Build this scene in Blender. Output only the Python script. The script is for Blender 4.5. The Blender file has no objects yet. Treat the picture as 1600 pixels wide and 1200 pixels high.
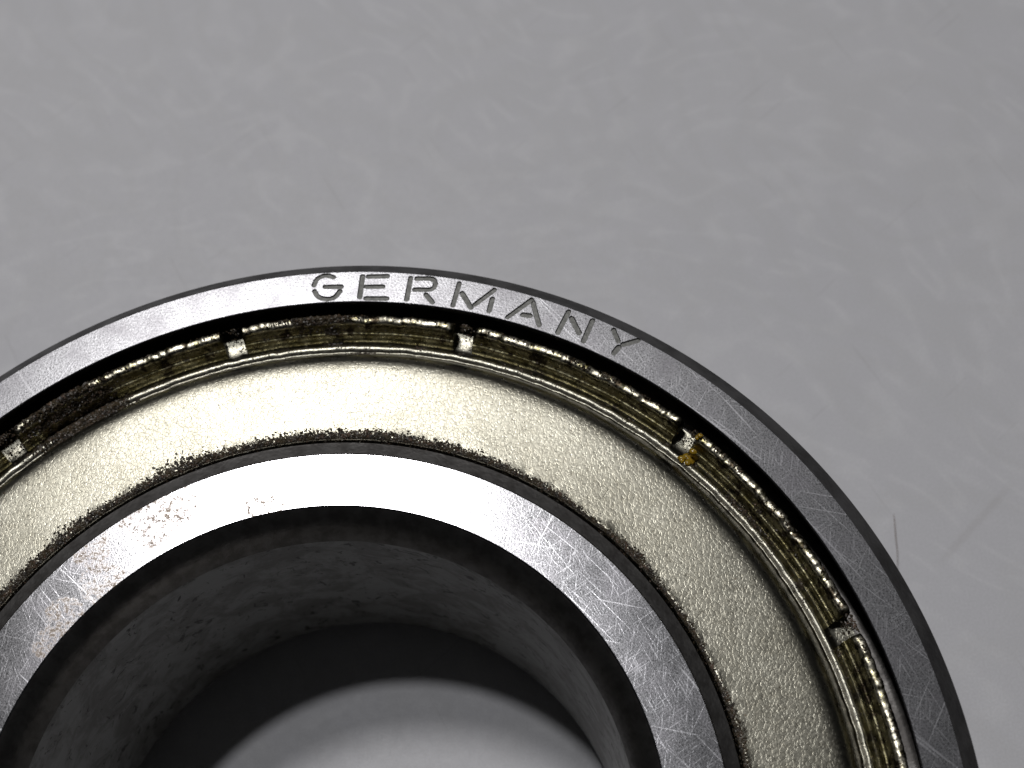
import bpy, bmesh, math, random
from mathutils import Vector, Matrix, noise as mnoise
random.seed(7)
R = math.radians
MM = 0.001
scene = bpy.context.scene
col = scene.collection

# ---------------------------------------------------------------- camera
cd = bpy.data.cameras.new('camera')
cam = bpy.data.objects.new('camera', cd); col.objects.link(cam)
cam.location = (10.244*MM, -8.801*MM, 73.279*MM)
cam.rotation_euler = (0.4499, 0.045, 0.0)
cd.sensor_width = 36; cd.lens = 2278.1/1600*36
cd.clip_start = 0.002; cd.clip_end = 5
cd.dof.use_dof = True
cd.dof.focus_distance = 62.5*MM
cd.dof.aperture_fstop = 76
scene.camera = cam

# ---------------------------------------------------------------- room light: dim neutral surround
w = bpy.data.worlds.new('World'); scene.world = w; w.use_nodes = True
bg = w.node_tree.nodes['Background']
bg.inputs[0].default_value = (0.92, 0.95, 1.0, 1); bg.inputs[1].default_value = 0.012

# ---------------------------------------------------------------- work lamp above, behind and left of the bearing
def lamp(name, tx, ty, dist, size, power, color):
    ld = bpy.data.lights.new(name, 'AREA'); ld.shape = 'DISK'; ld.size = size
    ld.energy = power; ld.color = color
    lo = bpy.data.objects.new(name, ld); col.objects.link(lo)
    d = Vector((tx, ty, 1)).normalized()
    lo.location = d*dist + Vector((0, 0.010, 0.010))
    lo.rotation_euler = d.to_track_quat('Z', 'Y').to_euler()
    return lo
lamp('work_lamp', -0.20, 0.41, 0.42, 0.060, 0.56, (1.0, 0.98, 0.975))
lamp('ceiling_lamp', -0.13, 0.21, 0.80, 0.045, 1.06, (0.985, 0.985, 1.0))

vs = scene.view_settings
vs.view_transform = 'Standard'; vs.look = 'None'; vs.exposure = 0; vs.gamma = 1
vs.use_curve_mapping = False
scene.render.engine = 'CYCLES'

# ---------------------------------------------------------------- node helpers
class NT:
    def __init__(self, name):
        self.m = bpy.data.materials.new(name); self.m.use_nodes = True
        self.t = self.m.node_tree; self.n = self.t.nodes; self.l = self.t.links
        self.b = self.n['Principled BSDF']
        tc = self.n.new('ShaderNodeTexCoord')
        mp = self.n.new('ShaderNodeMapping'); mp.inputs['Scale'].default_value = (1000, 1000, 1000)
        self.l.new(tc.outputs['Object'], mp.inputs['Vector'])
        self.p = mp.outputs[0]                       # position in millimetres
    def put(self, sock, v):
        if isinstance(v, bpy.types.NodeSocket): self.l.new(v, sock)
        elif isinstance(v, tuple) and len(v) == 3 and sock.type == 'RGBA': sock.default_value = (*v, 1)
        else: sock.default_value = v
    def map(self, v, rot=0, scale=(1, 1, 1), loc=(0, 0, 0)):
        if rot:
            n = self.n.new('ShaderNodeMapping'); n.inputs['Rotation'].default_value = (0, 0, rot)
            self.l.new(v, n.inputs['Vector']); v = n.outputs[0]
        n = self.n.new('ShaderNodeMapping'); n.inputs['Scale'].default_value = scale
        n.inputs['Location'].default_value = loc
        self.l.new(v, n.inputs['Vector']); return n.outputs[0]
    def noise(self, v, scale, detail=2, rough=0.5, dist=0, flat=False):
        n = self.n.new('ShaderNodeTexNoise'); self.l.new(v, n.inputs['Vector'])
        n.inputs['Scale'].default_value = scale; n.inputs['Detail'].default_value = detail; n.noise_dimensions = '2D' if flat else '3D'
        n.inputs['Roughness'].default_value = rough; n.inputs['Distortion'].default_value = dist
        return n.outputs['Fac']
    def voro(self, v, scale, feature='F1', out='Distance'):
        n = self.n.new('ShaderNodeTexVoronoi'); n.feature = feature; self.l.new(v, n.inputs['Vector'])
        n.inputs['Scale'].default_value = scale; return n.outputs[out]
    def math(self, op, a, b=0.0, c=None):
        n = self.n.new('ShaderNodeMath'); n.operation = op
        self.put(n.inputs[0], a); self.put(n.inputs[1], b)
        if c is not None: self.put(n.inputs[2], c)
        return n.outputs[0]
    def ramp(self, v, lo, hi, a=0.0, b=1.0):
        n = self.n.new('ShaderNodeMapRange'); n.interpolation_type = 'SMOOTHSTEP'
        self.put(n.inputs[0], v)
        for i, x in enumerate((lo, hi, a, b)): n.inputs[i+1].default_value = x
        return n.outputs[0]
    def mix(self, f, a, b):
        n = self.n.new('ShaderNodeMix'); n.data_type = 'RGBA'
        self.put(n.inputs[0], f); self.put(n.inputs[6], a); self.put(n.inputs[7], b)
        return n.outputs[2]
    def bump(self, h, dist, strength=1.0, normal=None):
        n = self.n.new('ShaderNodeBump'); n.inputs['Distance'].default_value = dist
        n.inputs['Strength'].default_value = strength; self.put(n.inputs['Height'], h)
        if normal is not None: self.l.new(normal, n.inputs['Normal'])
        return n.outputs[0]
    def sep(self, v):
        n = self.n.new('ShaderNodeSeparateXYZ'); self.l.new(v, n.inputs[0]); return n.outputs
    def comb(self, x, y, z=0.0):
        n = self.n.new('ShaderNodeCombineXYZ')
        for i, a in enumerate((x, y, z)): self.put(n.inputs[i], a)
        return n.outputs[0]
    def near(self, pts, rad):
        """1 inside soft discs round given (x, y) mm spots (dirt with a place of its own)."""
        tot = None
        for (x, y, s) in pts:
            n = self.n.new('ShaderNodeVectorMath'); n.operation = 'DISTANCE'
            x3 = self.sep(self.p)
            self.l.new(self.comb(x3[0], x3[1], 0.0), n.inputs[0]); n.inputs[1].default_value = (x, y, 0)
            r = self.ramp(n.outputs['Value'], rad*s*0.2, rad*s, 1.0, 0.0)
            tot = r if tot is None else self.math('MAXIMUM', tot, r)
        return tot

def scratches(N, angles, along, across, lo, hi, seed=0):
    tot = None
    for i, a in enumerate(angles):
        v = N.map(N.p, rot=R(a), scale=(along, across, 1), loc=(seed+i*7.3, i*3.1, 0))
        s = N.ramp(N.noise(v, 1.0, 0.0, 0.4, flat=True), lo, hi)
        tot = s if tot is None else N.math('MAXIMUM', tot, s)
    return tot

# ---------------------------------------------------------------- materials
def steel_material(name, base, rough, stains=None, tone=1.0):
    N = NT(name); b = N.b
    b.inputs['Metallic'].default_value = 1
    blotch = N.noise(N.p, 0.55, 3, 0.6)
    fine = N.noise(N.p, 9.0, 3, 0.7)
    grain = N.noise(N.p, 13.0, 2, 0.6)
    s1 = scratches(N, (12, 47, 118), 0.26, 13.0, 0.78, 0.90, 3)
    s2 = scratches(N, (-33, 98, 63), 0.6, 19.0, 0.69, 0.88, 31)
    s3 = scratches(N, (52, 41), 0.14, 7.0, 0.82, 0.87, 57)
    sc = N.math('MAXIMUM', N.math('MAXIMUM', s1, N.math('MULTIPLY', s2, 0.7)), s3)
    tarn = N.ramp(N.math('MULTIPLY_ADD', fine, 0.5, N.math('MULTIPLY', blotch, 0.7)), 0.48, 0.78)
    c = N.mix(tarn, base, (base[0]*0.60, base[1]*0.585, base[2]*0.60))
    c = N.mix(N.ramp(grain, 0.46, 0.66), c, tuple(x*0.42 for x in base))
    c = N.mix(N.math('MULTIPLY', sc, 0.22), c, tuple(min(1, x*1.35) for x in base))     # bare metal in the scratches
    rgh = N.math('MULTIPLY_ADD', tarn, 0.05, rough)
    rgh = N.math('MULTIPLY_ADD', sc, 0.06, rgh)
    if stains:
        spot = N.near(stains, 1.7)
        sp = N.ramp(N.math('MULTIPLY', N.ramp(spot, 0.0, 0.5), N.noise(N.p, 4.5, 3, 0.85)), 0.44, 0.62)
        c = N.mix(N.math('MULTIPLY', sp, 0.85), c, (0.15, 0.12, 0.09))
        rgh = N.math('MULTIPLY_ADD', sp, 0.3, rgh)
    N.put(b.inputs['Base Color'], c); N.put(b.inputs['Roughness'], rgh)
    h = N.math('MULTIPLY_ADD', grain, 0.42, N.math('MULTIPLY', fine, 0.45))
    h = N.math('MULTIPLY_ADD', sc, -0.10, h)
    N.put(b.inputs['Normal'], N.bump(h, 0.0045*MM, 1.0))
    return N.m

INNER_STAINS = [(-8.56, 13.59, .9), (-7.76, 12.7, .7), (-9.7, 10.44, .9), (-11.14, 8.93, .8), (-3.42, 13.79, .45),
                (-2.73, 13.84, .5), (-7.0, 13.9, .9), (-10.4, 12.0, .8), (-11.7, 7.8, .6)]
M_outer = steel_material('ground_steel_outer', (0.335, 0.335, 0.347), 0.262)
M_inner = steel_material('ground_steel_inner', (0.47, 0.47, 0.485), 0.16, INNER_STAINS)

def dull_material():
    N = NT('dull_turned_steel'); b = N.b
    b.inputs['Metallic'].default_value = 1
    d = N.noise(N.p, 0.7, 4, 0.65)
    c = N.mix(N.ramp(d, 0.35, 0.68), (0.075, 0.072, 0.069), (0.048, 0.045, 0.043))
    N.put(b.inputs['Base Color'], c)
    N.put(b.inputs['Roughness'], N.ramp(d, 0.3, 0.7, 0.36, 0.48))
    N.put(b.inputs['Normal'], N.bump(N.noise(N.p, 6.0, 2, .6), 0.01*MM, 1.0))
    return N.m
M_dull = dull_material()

def bore_material():
    N = NT('oxidised_bore_steel'); b = N.b
    b.inputs['Metallic'].default_value = 0.35
    X = N.sep(N.p)
    ang = N.math('ARCTAN2', X[1], X[0])
    d = N.noise(N.p, 0.6, 5, 0.7, 0.6)
    lines = N.noise(N.comb(N.math('MULTIPLY', ang, 2.0), N.math('MULTIPLY', X[2], 9.0), 0.0), 1.0, 3, 0.6)
    c = N.mix(N.ramp(d, 0.40, 0.62), (0.23, 0.23, 0.22), (0.13, 0.125, 0.115))
    c = N.mix(N.ramp(N.noise(N.p, 1.1, 4, 0.75, 1.2), 0.58, 0.64), c, (0.03, 0.026, 0.022))
    N.put(b.inputs['Base Color'], c)
    N.put(b.inputs['Roughness'], N.ramp(lines, 0.3, 0.7, 0.42, 0.55))
    N.put(b.inputs['Normal'], N.bump(lines, 0.012*MM, 1.0))
    return N.m
M_bore = bore_material()

def edge_material():
    N = NT('turned_steel_edge'); b = N.b
    b.inputs['Metallic'].default_value = 1
    d = N.noise(N.p, 1.4, 3, 0.65)
    N.put(b.inputs['Base Color'], N.mix(N.ramp(d, 0.35, 0.68), (0.29, 0.28, 0.27), (0.19, 0.18, 0.172)))
    b.inputs['Roughness'].default_value = 0.32
    N.put(b.inputs['Normal'], N.bump(N.noise(N.p, 6.0, 2, .6), 0.008*MM, 1.0))
    return N.m
M_edge = edge_material()

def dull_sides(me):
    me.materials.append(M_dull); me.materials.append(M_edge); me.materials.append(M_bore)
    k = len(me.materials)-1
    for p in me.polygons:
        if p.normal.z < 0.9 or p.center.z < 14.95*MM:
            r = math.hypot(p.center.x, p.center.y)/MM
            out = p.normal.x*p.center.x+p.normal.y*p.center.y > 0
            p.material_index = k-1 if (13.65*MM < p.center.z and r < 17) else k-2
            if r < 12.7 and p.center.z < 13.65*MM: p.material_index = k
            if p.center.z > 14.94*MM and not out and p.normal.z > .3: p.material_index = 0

def shield_material():
    N = NT('zinc_plated_shield'); b = N.b
    b.inputs['Metallic'].default_value = 1
    wv = N.n.new('ShaderNodeVectorMath'); wv.operation = 'MULTIPLY_ADD'
    nz = N.n.new('ShaderNodeTexNoise'); N.l.new(N.p, nz.inputs['Vector']); nz.inputs['Scale'].default_value = 3.5
    N.l.new(nz.outputs['Color'], wv.inputs[0]); wv.inputs[1].default_value = (.35, .35, .35); N.l.new(N.p, wv.inputs[2])
    cell = N.voro(wv.outputs[0], 5.0, 'DISTANCE_TO_EDGE')
    vein = N.ramp(cell, 0.0, 0.11)
    peb = N.noise(N.p, 7.0, 2, 0.6)
    blotch = N.noise(N.p, 0.5, 3, 0.6)
    c = N.mix(N.ramp(blotch, 0.35, 0.7), (0.275, 0.265, 0.22), (0.235, 0.225, 0.183))
    brk = N.ramp(N.noise(N.p, 4.0, 1), 0.42, 0.6)
    v2 = N.math('MULTIPLY', N.math('SUBTRACT', 1.0, vein), brk)
    c = N.mix(N.math('MULTIPLY', v2, 0.32), c, (0.09, 0.075, 0.05))
    c = N.mix(N.ramp(N.noise(N.p, 2.2, 3, .8), 0.70, 0.76), c, (0.16, 0.12, 0.08))
    # oily brown residue plus painted-in shade on the drop beside the bead, ragged edge
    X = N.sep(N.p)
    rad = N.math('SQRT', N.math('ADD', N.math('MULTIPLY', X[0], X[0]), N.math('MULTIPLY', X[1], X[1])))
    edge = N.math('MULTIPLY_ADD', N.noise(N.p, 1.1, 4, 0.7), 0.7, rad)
    oil_shade = N.math('MULTIPLY', N.ramp(edge, 21.45, 21.80), N.ramp(rad, 21.80, 21.90, 1.0, 0.0))
    c = N.mix(N.math('MULTIPLY', oil_shade, 0.85), c, (0.035, 0.026, 0.016))
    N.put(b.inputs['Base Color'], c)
    N.put(b.inputs['Roughness'], N.ramp(peb, 0.3, 0.7, 0.27, 0.34))
    h = N.math('MULTIPLY_ADD', peb, 0.9, N.math('MULTIPLY', vein, 0.35))
    N.put(b.inputs['Normal'], N.bump(h, 0.0052*MM, 1.0))
    return N.m
M_shield = shield_material()

def crimp_material():
    N = NT('oily_zinc_crimp'); b = N.b
    b.inputs['Metallic'].default_value = 1
    d = N.noise(N.p, 1.6, 4, 0.7)
    c = N.mix(N.ramp(d, 0.40, 0.60), (0.33, 0.305, 0.19), (0.16, 0.14, 0.065))
    zz = N.sep(N.p)[2]
    worn = N.math('MULTIPLY', N.ramp(zz, 14.30, 14.44), N.ramp(N.noise(N.p, 3.0, 3, .7), 0.38, 0.52))
    c = N.mix(worn, c, (0.44, 0.415, 0.335))
    c = N.mix(N.ramp(N.noise(N.p, 1.3, 4, .65), 0.52, 0.62), c, (0.045, 0.036, 0.024))
    N.put(b.inputs['Base Color'], c)
    N.put(b.inputs['Roughness'], N.ramp(N.noise(N.p, 6, 2), 0.3, 0.7, 0.22, 0.42))
    N.put(b.inputs['Normal'], N.bump(N.noise(N.p, 5.0, 3, .7), 0.016*MM, 1.0))
    return N.m
M_crimp = crimp_material()

def grime_material():
    N = NT('dried_grease_grime'); b = N.b
    c = N.mix(N.ramp(N.noise(N.p, 2.5, 3, .7), 0.35, 0.65), (0.022, 0.016, 0.011), (0.070, 0.052, 0.028))
    c = N.mix(N.ramp(N.noise(N.p, 5.5, 2, .7), 0.56, 0.68), c, (0.15, 0.095, 0.065))
    N.put(b.inputs['Base Color'], c); b.inputs['Roughness'].default_value = 0.42
    return N.m
M_grime = grime_material()

def letter_material():
    N = NT('etched_letter_floor'); b = N.b
    b.inputs['Metallic'].default_value = 0.6
    c = N.mix(N.ramp(N.noise(N.p, 6, 3, .7), 0.35, 0.7), (0.15, 0.15, 0.14), (0.25, 0.25, 0.235))
    N.put(b.inputs['Base Color'], c); b.inputs['Roughness'].default_value = 0.6
    N.put(b.inputs['Normal'], N.bump(N.noise(N.p, 9, 2), 0.02*MM, 1.0))
    return N.m
M_letter = letter_material()

def grease_material():
    N = NT('amber_grease'); b = N.b
    b.inputs['Base Color'].default_value = (0.62, 0.40, 0.04, 1)
    b.inputs['Roughness'].default_value = 0.18
    b.inputs['Transmission Weight'].default_value = 0.55
    b.inputs['IOR'].default_value = 1.45
    return N.m
M_grease = grease_material()

def hair_material():
    N = NT('brown_fibre')
    N.put(N.b.inputs['Base Color'], N.mix(N.noise(N.p, 1.5), (0.22, 0.16, 0.12), (0.34, 0.27, 0.22)))
    N.b.inputs['Roughness'].default_value = 0.5
    return N.m
M_hair = hair_material()

def table_material():
    N = NT('grey_laminate'); b = N.b
    x, y, _ = N.sep(N.p)
    def strands(seed, ang, k, across, along, lo, hi):
        pv = N.map(N.p, rot=R(ang), loc=(seed, seed*1.7, 0))
        X = N.sep(pv)
        n1 = N.noise(pv, 0.045, 1.0, 0.45, flat=True)
        phi = N.math('MULTIPLY_ADD', n1, k, N.math('MULTIPLY', X[1], 0.8))
        v = N.comb(N.math('MULTIPLY', phi, across), N.math('MULTIPLY', X[0], along), N.math('MULTIPLY', X[1], along))
        return N.ramp(N.math('ABSOLUTE', N.math('SUBTRACT', N.noise(v, 1.0, 0.0), 0.5)), lo, hi, 1.0, 0.0)
    a = strands(3, 20, 19, 0.62, 0.24, 0.0, 0.14)
    c2 = strands(41, 80, 17, 0.55, 0.22, 0.0, 0.10)
    d = strands(83, 50, 20, 0.40, 0.18, 0.02, 0.14)
    light = N.math('MULTIPLY_ADD', a, 0.70, N.math('MULTIPLY', c2, 0.22))
    light = N.math('MULTIPLY', light, N.ramp(N.noise(N.p, 0.42, 1.0, 0.5, flat=True), 0.38, 0.58, 0.15, 1.0))
    blotch = N.noise(N.p, 0.05, 3, 0.55)
    speck = N.noise(N.p, 9, 2, 0.6)
    base = N.mix(N.ramp(blotch, 0.3, 0.7), (0.65, 0.65, 0.682), (0.675, 0.674, 0.70))
    base = N.mix(N.math('MULTIPLY', light, 0.70), base, (0.75, 0.75, 0.775))
    base = N.mix(N.math('MULTIPLY', d, 0.22), base, (0.60, 0.60, 0.605))
    base = N.mix(N.ramp(speck, 0.3, 0.7, 0.0, 0.38), base, (0.52, 0.52, 0.53))
    # old knife scratches and a faint pencil rub
    sc = scratches(N, (-42, 61), 0.16, 5.5, 0.87, 0.91, 12)
    base = N.mix(N.math('MULTIPLY', sc, 0.14), base, (0.28, 0.26, 0.25))
    # faint pencil rub right of the ring: from (33.9, 20.5) to (28.9, 15.4)
    u = N.math('MULTIPLY', N.math('SUBTRACT', N.math('SUBTRACT', y, x), -13.42), 0.7071)
    t = N.math('MULTIPLY', N.math('SUBTRACT', N.math('ADD', y, x), 49.3), 0.7071)
    rub = N.math('MULTIPLY', N.ramp(N.math('ABSOLUTE', u), 0.05, 0.32, 1, 0), N.ramp(N.math('ABSOLUTE', t), 1.5, 3.8, 1, 0))
    base = N.mix(N.math('MULTIPLY', rub, 0.14), base, (0.33, 0.30, 0.27))
    N.put(b.inputs['Base Color'], base)
    N.put(b.inputs['Roughness'], N.ramp(N.noise(N.p, 2.0, 3, .6), 0.3, 0.7, 0.50, 0.58))
    b.inputs['Specular IOR Level'].default_value = 0.4
    N.put(b.inputs['Normal'], N.bump(speck, 0.008*MM, 1.0))
    return N.m
M_table = table_material()

# ---------------------------------------------------------------- mesh helpers
def link(name, me, mat, parent=None, smooth=True, angle=32):
    if smooth:
        for p in me.polygons: p.use_smooth = True
        me.set_sharp_from_angle(angle=R(angle))
    if mat is not None and not me.materials: me.materials.append(mat)
    o = bpy.data.objects.new(name, me); col.objects.link(o)
    if parent is not None: o.parent = parent
    return o

def lathe_mesh(name, prof, seg=512, a0=0.0, a1=360.0, jitter=None):
    """Revolve a closed (r, z) mm profile, counter-clockwise in the r-z plane."""
    full = abs(a1-a0-360) < 1e-6
    n = seg if full else seg+1
    vs_, fs = [], []
    m = len(prof)
    for i in range(n):
        a = R(a0+(a1-a0)*i/seg)
        for j, (r, z) in enumerate(prof):
            if jitter: dr, dz = jitter(math.degrees(a), j, r, z, i/seg)
            else: dr = dz = 0
            vs_.append(((r+dr)*math.cos(a)*MM, (r+dr)*math.sin(a)*MM, (z+dz)*MM))
    for i in range(seg):
        k = (i+1) % n
        for j in range(m):
            l = (j+1) % m
            fs.append((i*m+j, k*m+j, k*m+l, i*m+l))
    if not full:
        fs.append(tuple(range(m-1, -1, -1))); fs.append(tuple((n-1)*m+j for j in range(m)))
    me = bpy.data.meshes.new(name); me.from_pydata(vs_, [], fs); me.validate()
    bm = bmesh.new(); bm.from_mesh(me); bmesh.ops.recalc_face_normals(bm, faces=bm.faces); bm.to_mesh(me); bm.free()
    return me

def bez(pts, n=4):
    """Smooth a polyline (Catmull-Rom)."""
    out = []
    P = [pts[0]]+list(pts)+[pts[-1]]
    for i in range(1, len(P)-2):
        p0, p1, p2, p3 = P[i-1:i+3]
        for k in range(n):
            t = k/n
            out.append(tuple(0.5*(2*p1[d]+(p2[d]-p0[d])*t+(2*p0[d]-5*p1[d]+4*p2[d]-p3[d])*t*t+(3*p1[d]-p0[d]-3*p2[d]+p3[d])*t**3) for d in (0, 1)))
    out.append(pts[-1]); return out

# ---------------------------------------------------------------- table
bm = bmesh.new()
s = 0.6
for q in ((-s, -s), (s, -s), (s, s), (-s, s)): bm.verts.new((q[0], q[1], 0))
bm.faces.new(bm.verts)
me = bpy.data.meshes.new('tabletop'); bm.to_mesh(me); bm.free()
table = link('tabletop', me, M_table, smooth=False)
table['kind'] = 'structure'
table['label'] = 'pale grey laminate tabletop with faint swirling strands under the bearing'

# ---------------------------------------------------------------- bearing
root = bpy.data.objects.new('ball_bearing', None); col.objects.link(root)
root.empty_display_size = 0.01
root['label'] = 'used steel ball bearing with a dull metal shield, lying on the grey tabletop'
root['category'] = 'ball bearing'

# outer ring: flat face, chamfers, shield groove
e = 0.05
outer_prof = [(25.3, 15.0), (23.72+e, 15.0), (23.72, 15.0-e), (23.90, 14.35), (24.15, 14.1), (24.15, 13.0), (23.55, 12.9), (22.2, 12.6),
              (22.2, 2.4), (23.6, 2.0), (23.72, 0.05), (23.8, 0.0), (25.3, 0.0), (25.75, 0.28), (26.16, 0.75), (26.16, 14.08),
              (26.10, 14.22), (25.3+e*.5, 15.0-e*.5)]
outer_me = lathe_mesh('outer_ring', outer_prof, 720)
outer_me.transform(Matrix.Scale(1000, 4))       # letters are cut at millimetre scale, then scaled back

# stamped letters: real grooves cut in the face, etched dark floor laid in each
LETTERS = {
    'G': [[(-1.546, 24.651), (-1.437, 24.938), (-1.222, 25.103), (-0.963, 25.139), (-0.659, 25.046)], [(-1.505, 24.328), (-1.309, 24.027), (-0.931, 23.892), (-0.565, 23.983), (-0.322, 24.298)], [(-1.027, 24.553), (-0.275, 24.534)]],
    'E': [[(0.690, 25.062), (0.614, 23.954)], [(0.958, 25.046), (1.852, 25.040)], [(0.878, 24.504), (1.650, 24.485)], [(0.897, 23.888), (1.867, 23.847)]],
    'R': [[(2.926, 24.910), (2.776, 23.782)], [(3.217, 24.877), (3.848, 24.852), (4.059, 24.694), (4.064, 24.457), (3.825, 24.277), (3.137, 24.295)], [(3.662, 24.012), (3.973, 23.618)]],
    'M': [[(5.185, 24.563), (4.917, 23.427)], [(5.333, 24.053), (5.747, 23.290)], [(6.803, 24.184), (5.921, 23.444)], [(6.725, 23.717), (6.568, 23.096)]],
    'A': [[(8.512, 23.622), (7.423, 22.752)], [(8.107, 22.859), (8.442, 22.801)], [(8.577, 23.487), (8.845, 22.306)]],
    'N': [[(10.195, 22.965), (9.694, 21.909)], [(10.320, 22.632), (10.652, 21.854)], [(11.273, 22.485), (10.838, 21.443)]],
    'Y': [[(12.211, 21.972), (12.395, 21.407)], [(13.278, 21.435), (12.597, 21.224)], [(12.415, 21.115), (12.183, 20.807)]]}

def outline(line, rad, wob=0.0):
    """Rounded stroke outline round a polyline, counter-clockwise."""
    if len(line) > 2: line = bez(line, 4)
    L = [Vector(p) for p in line]
    tang = [(L[min(i+1, len(L)-1)]-L[max(i-1, 0)]).normalized() for i in range(len(L))]
    right = [L[i]+Vector((t.y, -t.x))*rad*(1+random.uniform(-wob, wob)) for i, t in enumerate(tang)]
    left = [L[i]+Vector((-t.y, t.x))*rad*(1+random.uniform(-wob, wob)) for i, t in enumerate(tang)]
    def cap(c, t):
        a = math.atan2(-t.x, t.y)
        return [c+Vector((math.cos(a+math.pi*k/6), math.sin(a+math.pi*k/6)))*rad for k in range(1, 6)]
    return right+cap(L[-1], tang[-1])+left[::-1]+cap(L[0], -tang[0])

cut = bmesh.new()
floors = {}
for ch, strokes in LETTERS.items():
    fb = bmesh.new()
    for st in strokes:
        rs = random.getstate()
        levels = []
        for rad, z in ((0.132, 15.06), (0.126, 14.99), (0.100, 14.90)):
            random.setstate(rs)
            levels.append([cut.verts.new((p.x, p.y, z)) for p in outline(st, rad, 0.10)])
        for A, B in zip(levels[:-1], levels[1:]):
            k = len(A)
            for i in range(k): cut.faces.new((A[i], B[i], B[(i+1) % k], A[(i+1) % k]))
        cut.faces.new(levels[0]); cut.faces.new(levels[-1][::-1])
        random.setstate(rs)
        pts = outline(st, 0.099, 0.10)
        top = [fb.verts.new((p.x*MM, p.y*MM, 14.912*MM)) for p in pts]
        bot = [fb.verts.new((p.x*MM, p.y*MM, 14.895*MM)) for p in pts]
        k = len(top)
        fb.faces.new(top); fb.faces.new(bot[::-1])
        for i in range(k): fb.faces.new((top[i], bot[i], bot[(i+1) % k], top[(i+1) % k]))
    bmesh.ops.recalc_face_normals(fb, faces=fb.faces)
    floors[ch] = fb
bmesh.ops.recalc_face_normals(cut, faces=cut.faces)
cme = bpy.data.meshes.new('cutter'); cut.to_mesh(cme); cut.free()
cutter = bpy.data.objects.new('cutter', cme); col.objects.link(cutter)
tmp = bpy.data.objects.new('tmp', outer_me); col.objects.link(tmp)
outer_me.materials.append(M_outer); cme.materials.append(M_outer)
md = tmp.modifiers.new('b', 'BOOLEAN'); md.operation = 'DIFFERENCE'; md.object = cutter; md.solver = 'EXACT'; md.use_self = True
dg = bpy.context.evaluated_depsgraph_get()
outer_cut = bpy.data.meshes.new_from_object(tmp.evaluated_get(dg))
outer_cut.transform(Matrix.Scale(0.001, 4))
bpy.data.objects.remove(tmp); bpy.data.objects.remove(cutter)
dull_sides(outer_cut)
outer = link('outer_ring', outer_cut, M_outer, root, angle=20)
for ch, fb in floors.items():
    me = bpy.data.meshes.new('stamped_letter'); fb.to_mesh(me); fb.free()
    o = link('stamped_letter', me, M_letter, outer, smooth=False)
    o['label'] = 'dark stamped capital letter %s on the outer ring face' % ch

# inner ring
inner_prof = [(16.12, 15.0), (13.71+e, 15.0), (13.71-e*.4, 15.0-e*.8)]
for k in range(1, 8):   # softly rounded bore chamfer
    t = k/8
    inner_prof.append((13.69-1.06*t-0.05*math.sin(t*math.pi), 14.96-1.33*t+0.12*math.sin(t*math.pi)))
inner_prof += [(12.62, 13.6), (12.60, 13.4), (12.60, 1.3), (13.3, 0.05), (13.4, 0.0), (16.1, 0.0), (16.6, 0.5), (16.7, 2.2), (16.2, 4.0), (16.2, 11.0),
               (16.80, 12.6), (16.80, 14.74), (16.77, 14.79), (16.66, 14.815), (16.40, 14.885), (16.19, 14.94)]
inner_me = lathe_mesh('inner_ring', inner_prof, 720); inner_me.materials.append(M_inner); dull_sides(inner_me)
inner = link('inner_ring', inner_me, M_inner, root, angle=20)

# shield: plate, rolled inner lip, drop, bead and channel
top = bez([(16.93, 14.42), (16.90, 14.58), (16.96, 14.74), (17.10, 14.81), (17.35, 14.80), (18.5, 14.78), (19.8, 14.77), (20.6, 14.755), (20.95, 14.68),
           (21.25, 14.46), (21.52, 14.05), (21.74, 13.60), (21.86, 13.48), (21.97, 13.53), (22.10, 13.57), (22.24, 13.53), (22.35, 13.38), (22.5, 13.28), (22.9, 13.27), (23.4, 13.3)], 3)
under = [(23.4, 13.05), (22.3, 13.03), (21.7, 13.1), (21.45, 13.6), (21.2, 14.2), (20.8, 14.48), (19, 14.5), (17.2, 14.5), (17.05, 14.36)]
def shield_jit(a, j, r, z, t):
    if r < 17.3 or 21.7 < r < 22.45:
        n = mnoise.noise(Vector((a*0.9, r*0.8, 3)))*0.03+mnoise.noise(Vector((a*3.1, r*2, 9)))*0.008
        return n, n*0.8
    return 0, mnoise.noise(Vector((a*0.12, r*0.4, 0)))*0.01
shield_prof = top+under
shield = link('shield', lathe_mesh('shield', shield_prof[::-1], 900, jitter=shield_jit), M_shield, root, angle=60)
shield['label'] = 'pebbled pale brassy shield plate between the two rings'

# crimped segments of the shield's rim, thirteen round the groove
seg_prof = bez([(22.50, 13.29), (22.54, 13.55), (22.60, 13.82), (22.65, 13.88), (22.72, 13.90), (22.78, 13.97), (22.84, 14.18), (22.89, 14.33), (22.96, 14.43), (23.06, 14.475), (23.20, 14.485), (23.32, 14.45), (23.375, 14.30), (23.38, 14.0), (23.38, 13.32)], 2)
gaps = [131.1, 103.4, 76.5, 48.25, 21.3]
while len(gaps) < 13: gaps.append(gaps[-1]-27.3)
gaps[-1] = gaps[0]-360+27.7
for k in range(13):
    hi = gaps[k]-1.15
    lo = (gaps[k+1] if k < 12 else gaps[0]-360)+1.15
    sd = k*13.7
    def jit(a, j, r, z, t, sd=sd):
        ends = min(t, 1-t)*60
        d = -0.16*max(0, 1-ends)**2*max(0, (z-13.4))
        rim = max(0, min(1, (z-13.85)/0.5))
        n = mnoise.noise(Vector((a*0.45, sd, 1)))*0.09+mnoise.noise(Vector((a*2.2, sd, 5)))*0.05+mnoise.noise(Vector((a*6.0, sd, 8)))*0.025
        return n*0.6*rim, (n+d)*rim
    o = link('crimp_segment', lathe_mesh('crimp_segment', seg_prof[::-1], 110, lo, hi, jit), M_crimp, shield, angle=50)

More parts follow.
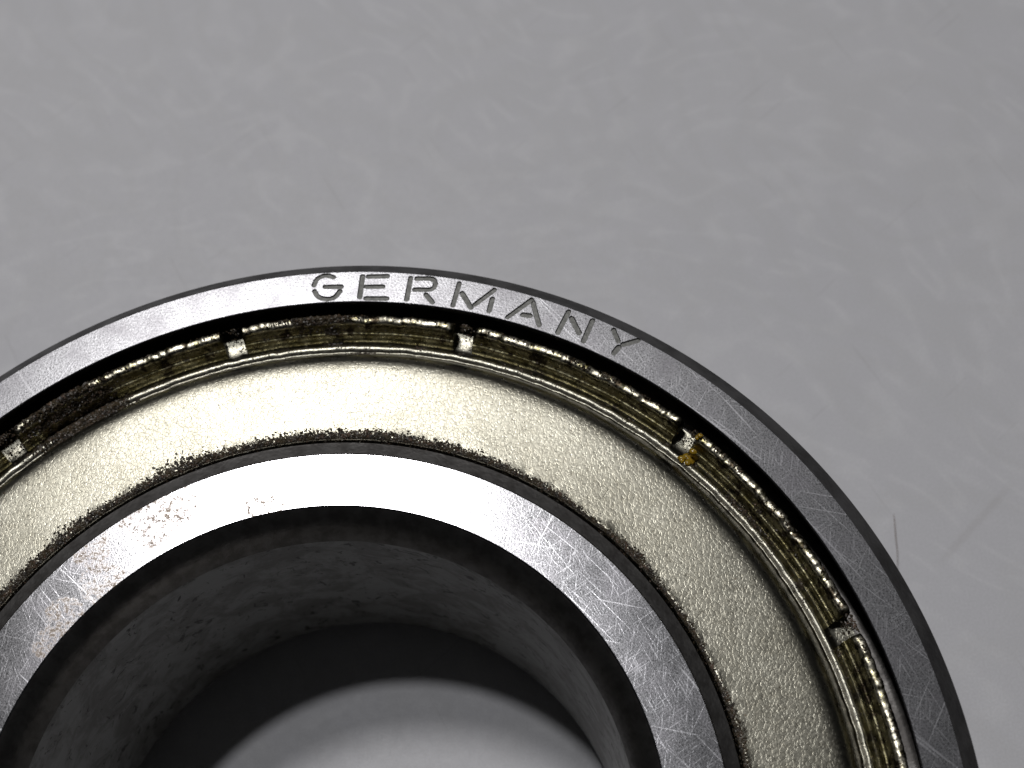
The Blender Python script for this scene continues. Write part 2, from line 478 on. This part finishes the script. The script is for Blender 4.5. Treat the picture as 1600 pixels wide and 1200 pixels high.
# ---------------------------------------------------------------- grime crust and grease
SP = sorted([(r, z) for r, z in top if r > 16.88])
def surf_z(r, seg=True):
    if seg and 22.55 < r < 23.36:
        P = [(22.5, 13.29), (22.67, 13.84), (22.86, 14.12), (22.96, 14.4), (23.05, 14.53), (23.16, 14.58), (23.27, 14.53), (23.36, 14.0)]
    elif r < 17.1: P = [(16.55, 14.3), (16.9, 14.5), (17.0, 14.76), (17.1, 14.81)]
    else: P = SP
    for (a, b), (c, d) in zip(P[:-1], P[1:]):
        if a <= r <= c: return b+(d-b)*(r-a)/max(1e-6, c-a)
    return P[0][1] if r < P[0][0] else P[-1][1]

ico = bmesh.new(); bmesh.ops.create_icosphere(ico, subdivisions=1, radius=1.0)
ico.verts.ensure_lookup_table()
IV = [v.co.copy() for v in ico.verts]; IF = [tuple(v.index for v in f.verts) for f in ico.faces]; ico.free()
class Lumps:
    def __init__(self): self.v = []; self.f = []
    def add(self, r, a, z, size, flat=0.6):
        b = len(self.v)
        c = Vector((r*math.cos(R(a)), r*math.sin(R(a)), z))
        rot = Matrix.Rotation(random.uniform(0, 6.28), 3, 'Z') @ Matrix.Rotation(random.uniform(-.6, .6), 3, 'X')
        sx, sy = random.uniform(.6, 1.6), random.uniform(.5, 1.1)
        for q in IV:
            d = random.uniform(.65, 1.25)
            p = rot @ Vector((q.x*sx*d, q.y*sy*d, q.z*flat*d))*size+c
            self.v.append(tuple(p*MM))
        self.f += [tuple(b+i for i in t) for t in IF]
    def build(self, name, mat, parent):
        me = bpy.data.meshes.new(name); me.from_pydata(self.v, [], self.f)
        o = link(name, me, mat, parent, smooth=False); o['kind'] = 'stuff'; return o

g = Lumps()
# crust along the inner lip
a = -20.0
while a < 200:
    dens = 0.45+0.75*max(0, mnoise.noise(Vector((a*0.11, 2, 0)))+0.35)
    if 72 < a < 150: dens += 0.45
    if a < 40: dens *= 0.85
    for _ in range(8):
        wdt = abs(random.gauss(0, 0.17))*dens
        r = 16.93+random.uniform(-0.03, 0.09)+wdt
        g.add(r, a+random.uniform(-.1, .1), surf_z(r)+random.uniform(-0.02, 0.03), random.uniform(.018, .052)*(0.7+0.5*dens))
    a += 0.075
# dirt along the crimps
for _ in range(6000):
    a = random.uniform(0, 150)
    n = mnoise.noise(Vector((a*0.25, 7, 0)))+0.5*mnoise.noise(Vector((a*1.1, 9, 0)))
    if random.random() > 0.35+n: continue
    r = random.choice((random.gauss(23.22, .07), random.gauss(22.5, .15), random.gauss(22.1, .15)))
    g.add(r, a, surf_z(r), random.uniform(.015, .055))
# heavier clots
for (r0, a0, sr, sa, n, sz) in ((22.9, 124.2, .22, 2.3, 1500, .10), (22.2, 123.3, .3, 2.4, 1600, .11), (21.8, 120.3, .22, 1.2, 600, .09), (22.4, 119.6, .3, .9, 500, .09), (22.8, 119.5, .15, 1.0, 120, .07),
                            (23.05, 93.3, .14, .9, 330, .09), (22.65, 91.8, .18, .6, 200, .08), (23.15, 96.5, .08, 1.2, 90, .06), (21.65, 87.8, .12, 1.1, 160, .06), (23.1, 90.6, .14, .8, 120, .08), (23.2, 76.3, .18, .35, 70, .07),
                            (22.5, 37.0, .20, .9, 160, .07), (22.3, 39.0, .14, .7, 90, .06), (22.35, 27.8, .18, .35, 60, .06), (23.1, 131.5, .2, .5, 90, .07),
                            (23.1, 103.0, .18, .35, 50, .06), (23.1, 21.4, .18, .4, 60, .07), (22.9, 47.6, .16, .3, 40, .06),
                            (21.6, 93.5, .07, .7, 30, .04)):
    for _ in range(n):
        r = random.gauss(r0, sr); g.add(min(max(r, 21.3), 23.4), random.gauss(a0, sa), surf_z(min(max(r, 21.3), 23.4))+random.uniform(-.02, .05), random.uniform(.3, 1)*sz)
# many little clots round the crimps
for _ in range(34):
    a0 = random.uniform(5, 135); r0 = random.choice((22.3, 22.65, 23.0, 23.2)); k = random.randint(8, 40)
    for _ in range(k):
        r = min(max(random.gauss(r0, .10), 21.8), 23.4); g.add(r, random.gauss(a0, .35), surf_z(r)+random.uniform(-.02, .03), random.uniform(.02, .06))
# stray flecks on the plate
for _ in range(70):
    r = random.choice((random.uniform(17.2, 20.8), 17.15+abs(random.gauss(0, .35)))); g.add(r, random.uniform(10, 160), surf_z(r)+.005, random.uniform(.012, .035), .4)
g.build('grime', M_grime, shield)

def grease(r0, a0, n, spread, size):
    bm = bmesh.new()
    for _ in range(n):
        r = r0+random.gauss(0, spread); a = R(a0+random.gauss(0, spread)*2.6)
        m = Matrix.Translation((r*math.cos(a)*MM, r*math.sin(a)*MM, (surf_z(r)+.05)*MM)) @ Matrix.Diagonal((random.uniform(.5, 1.2)*size*MM, random.uniform(.5, 1.2)*size*MM, .45*size*MM, 1))
        bmesh.ops.create_icosphere(bm, subdivisions=2, radius=1, matrix=m)
    for v in bm.verts:
        v.co += Vector((mnoise.noise(v.co*9000), mnoise.noise(v.co*9000+Vector((9, 9, 9))), 0))*0.04*MM
    me = bpy.data.meshes.new('grease_blob'); bm.to_mesh(me); bm.free()
    o = link('grease_blob', me, M_grease, shield, angle=180)
    o['label'] = 'small amber grease blob on the crimped rim'
grease(22.40, 46.6, 12, 0.15, 0.19)
grease(23.15, 46.9, 3, 0.05, 0.12)

# ---------------------------------------------------------------- loose fibre on the table
pts = [(27.14, 18.5, .10), (27.10, 17.9, .22), (27.05, 17.2, .30), (27.04, 16.42, .34), (26.95, 15.5, .30), (26.80, 14.9, .2)]
bm = bmesh.new(); rings = []
for i, p in enumerate(pts):
    rad = 0.022*(0.45+0.55*math.sin(math.pi*min(1, (i+.4)/4)))
    rings.append([bm.verts.new(((p[0]+rad*math.cos(k*math.pi/3))*MM, p[1]*MM, (p[2]+rad*math.sin(k*math.pi/3))*MM)) for k in range(6)])
for A, B in zip(rings[:-1], rings[1:]):
    for k in range(6): bm.faces.new((A[k], A[(k+1) % 6], B[(k+1) % 6], B[k]))
bm.faces.new(rings[0][::-1]); bm.faces.new(rings[-1])
bmesh.ops.recalc_face_normals(bm, faces=bm.faces)
me = bpy.data.meshes.new('hair_fibre'); bm.to_mesh(me); bm.free()
f = link('hair_fibre', me, M_hair, angle=180)
f['label'] = 'short thin brown fibre on the tabletop touching the bearing\'s right side'
f['category'] = 'fibre'
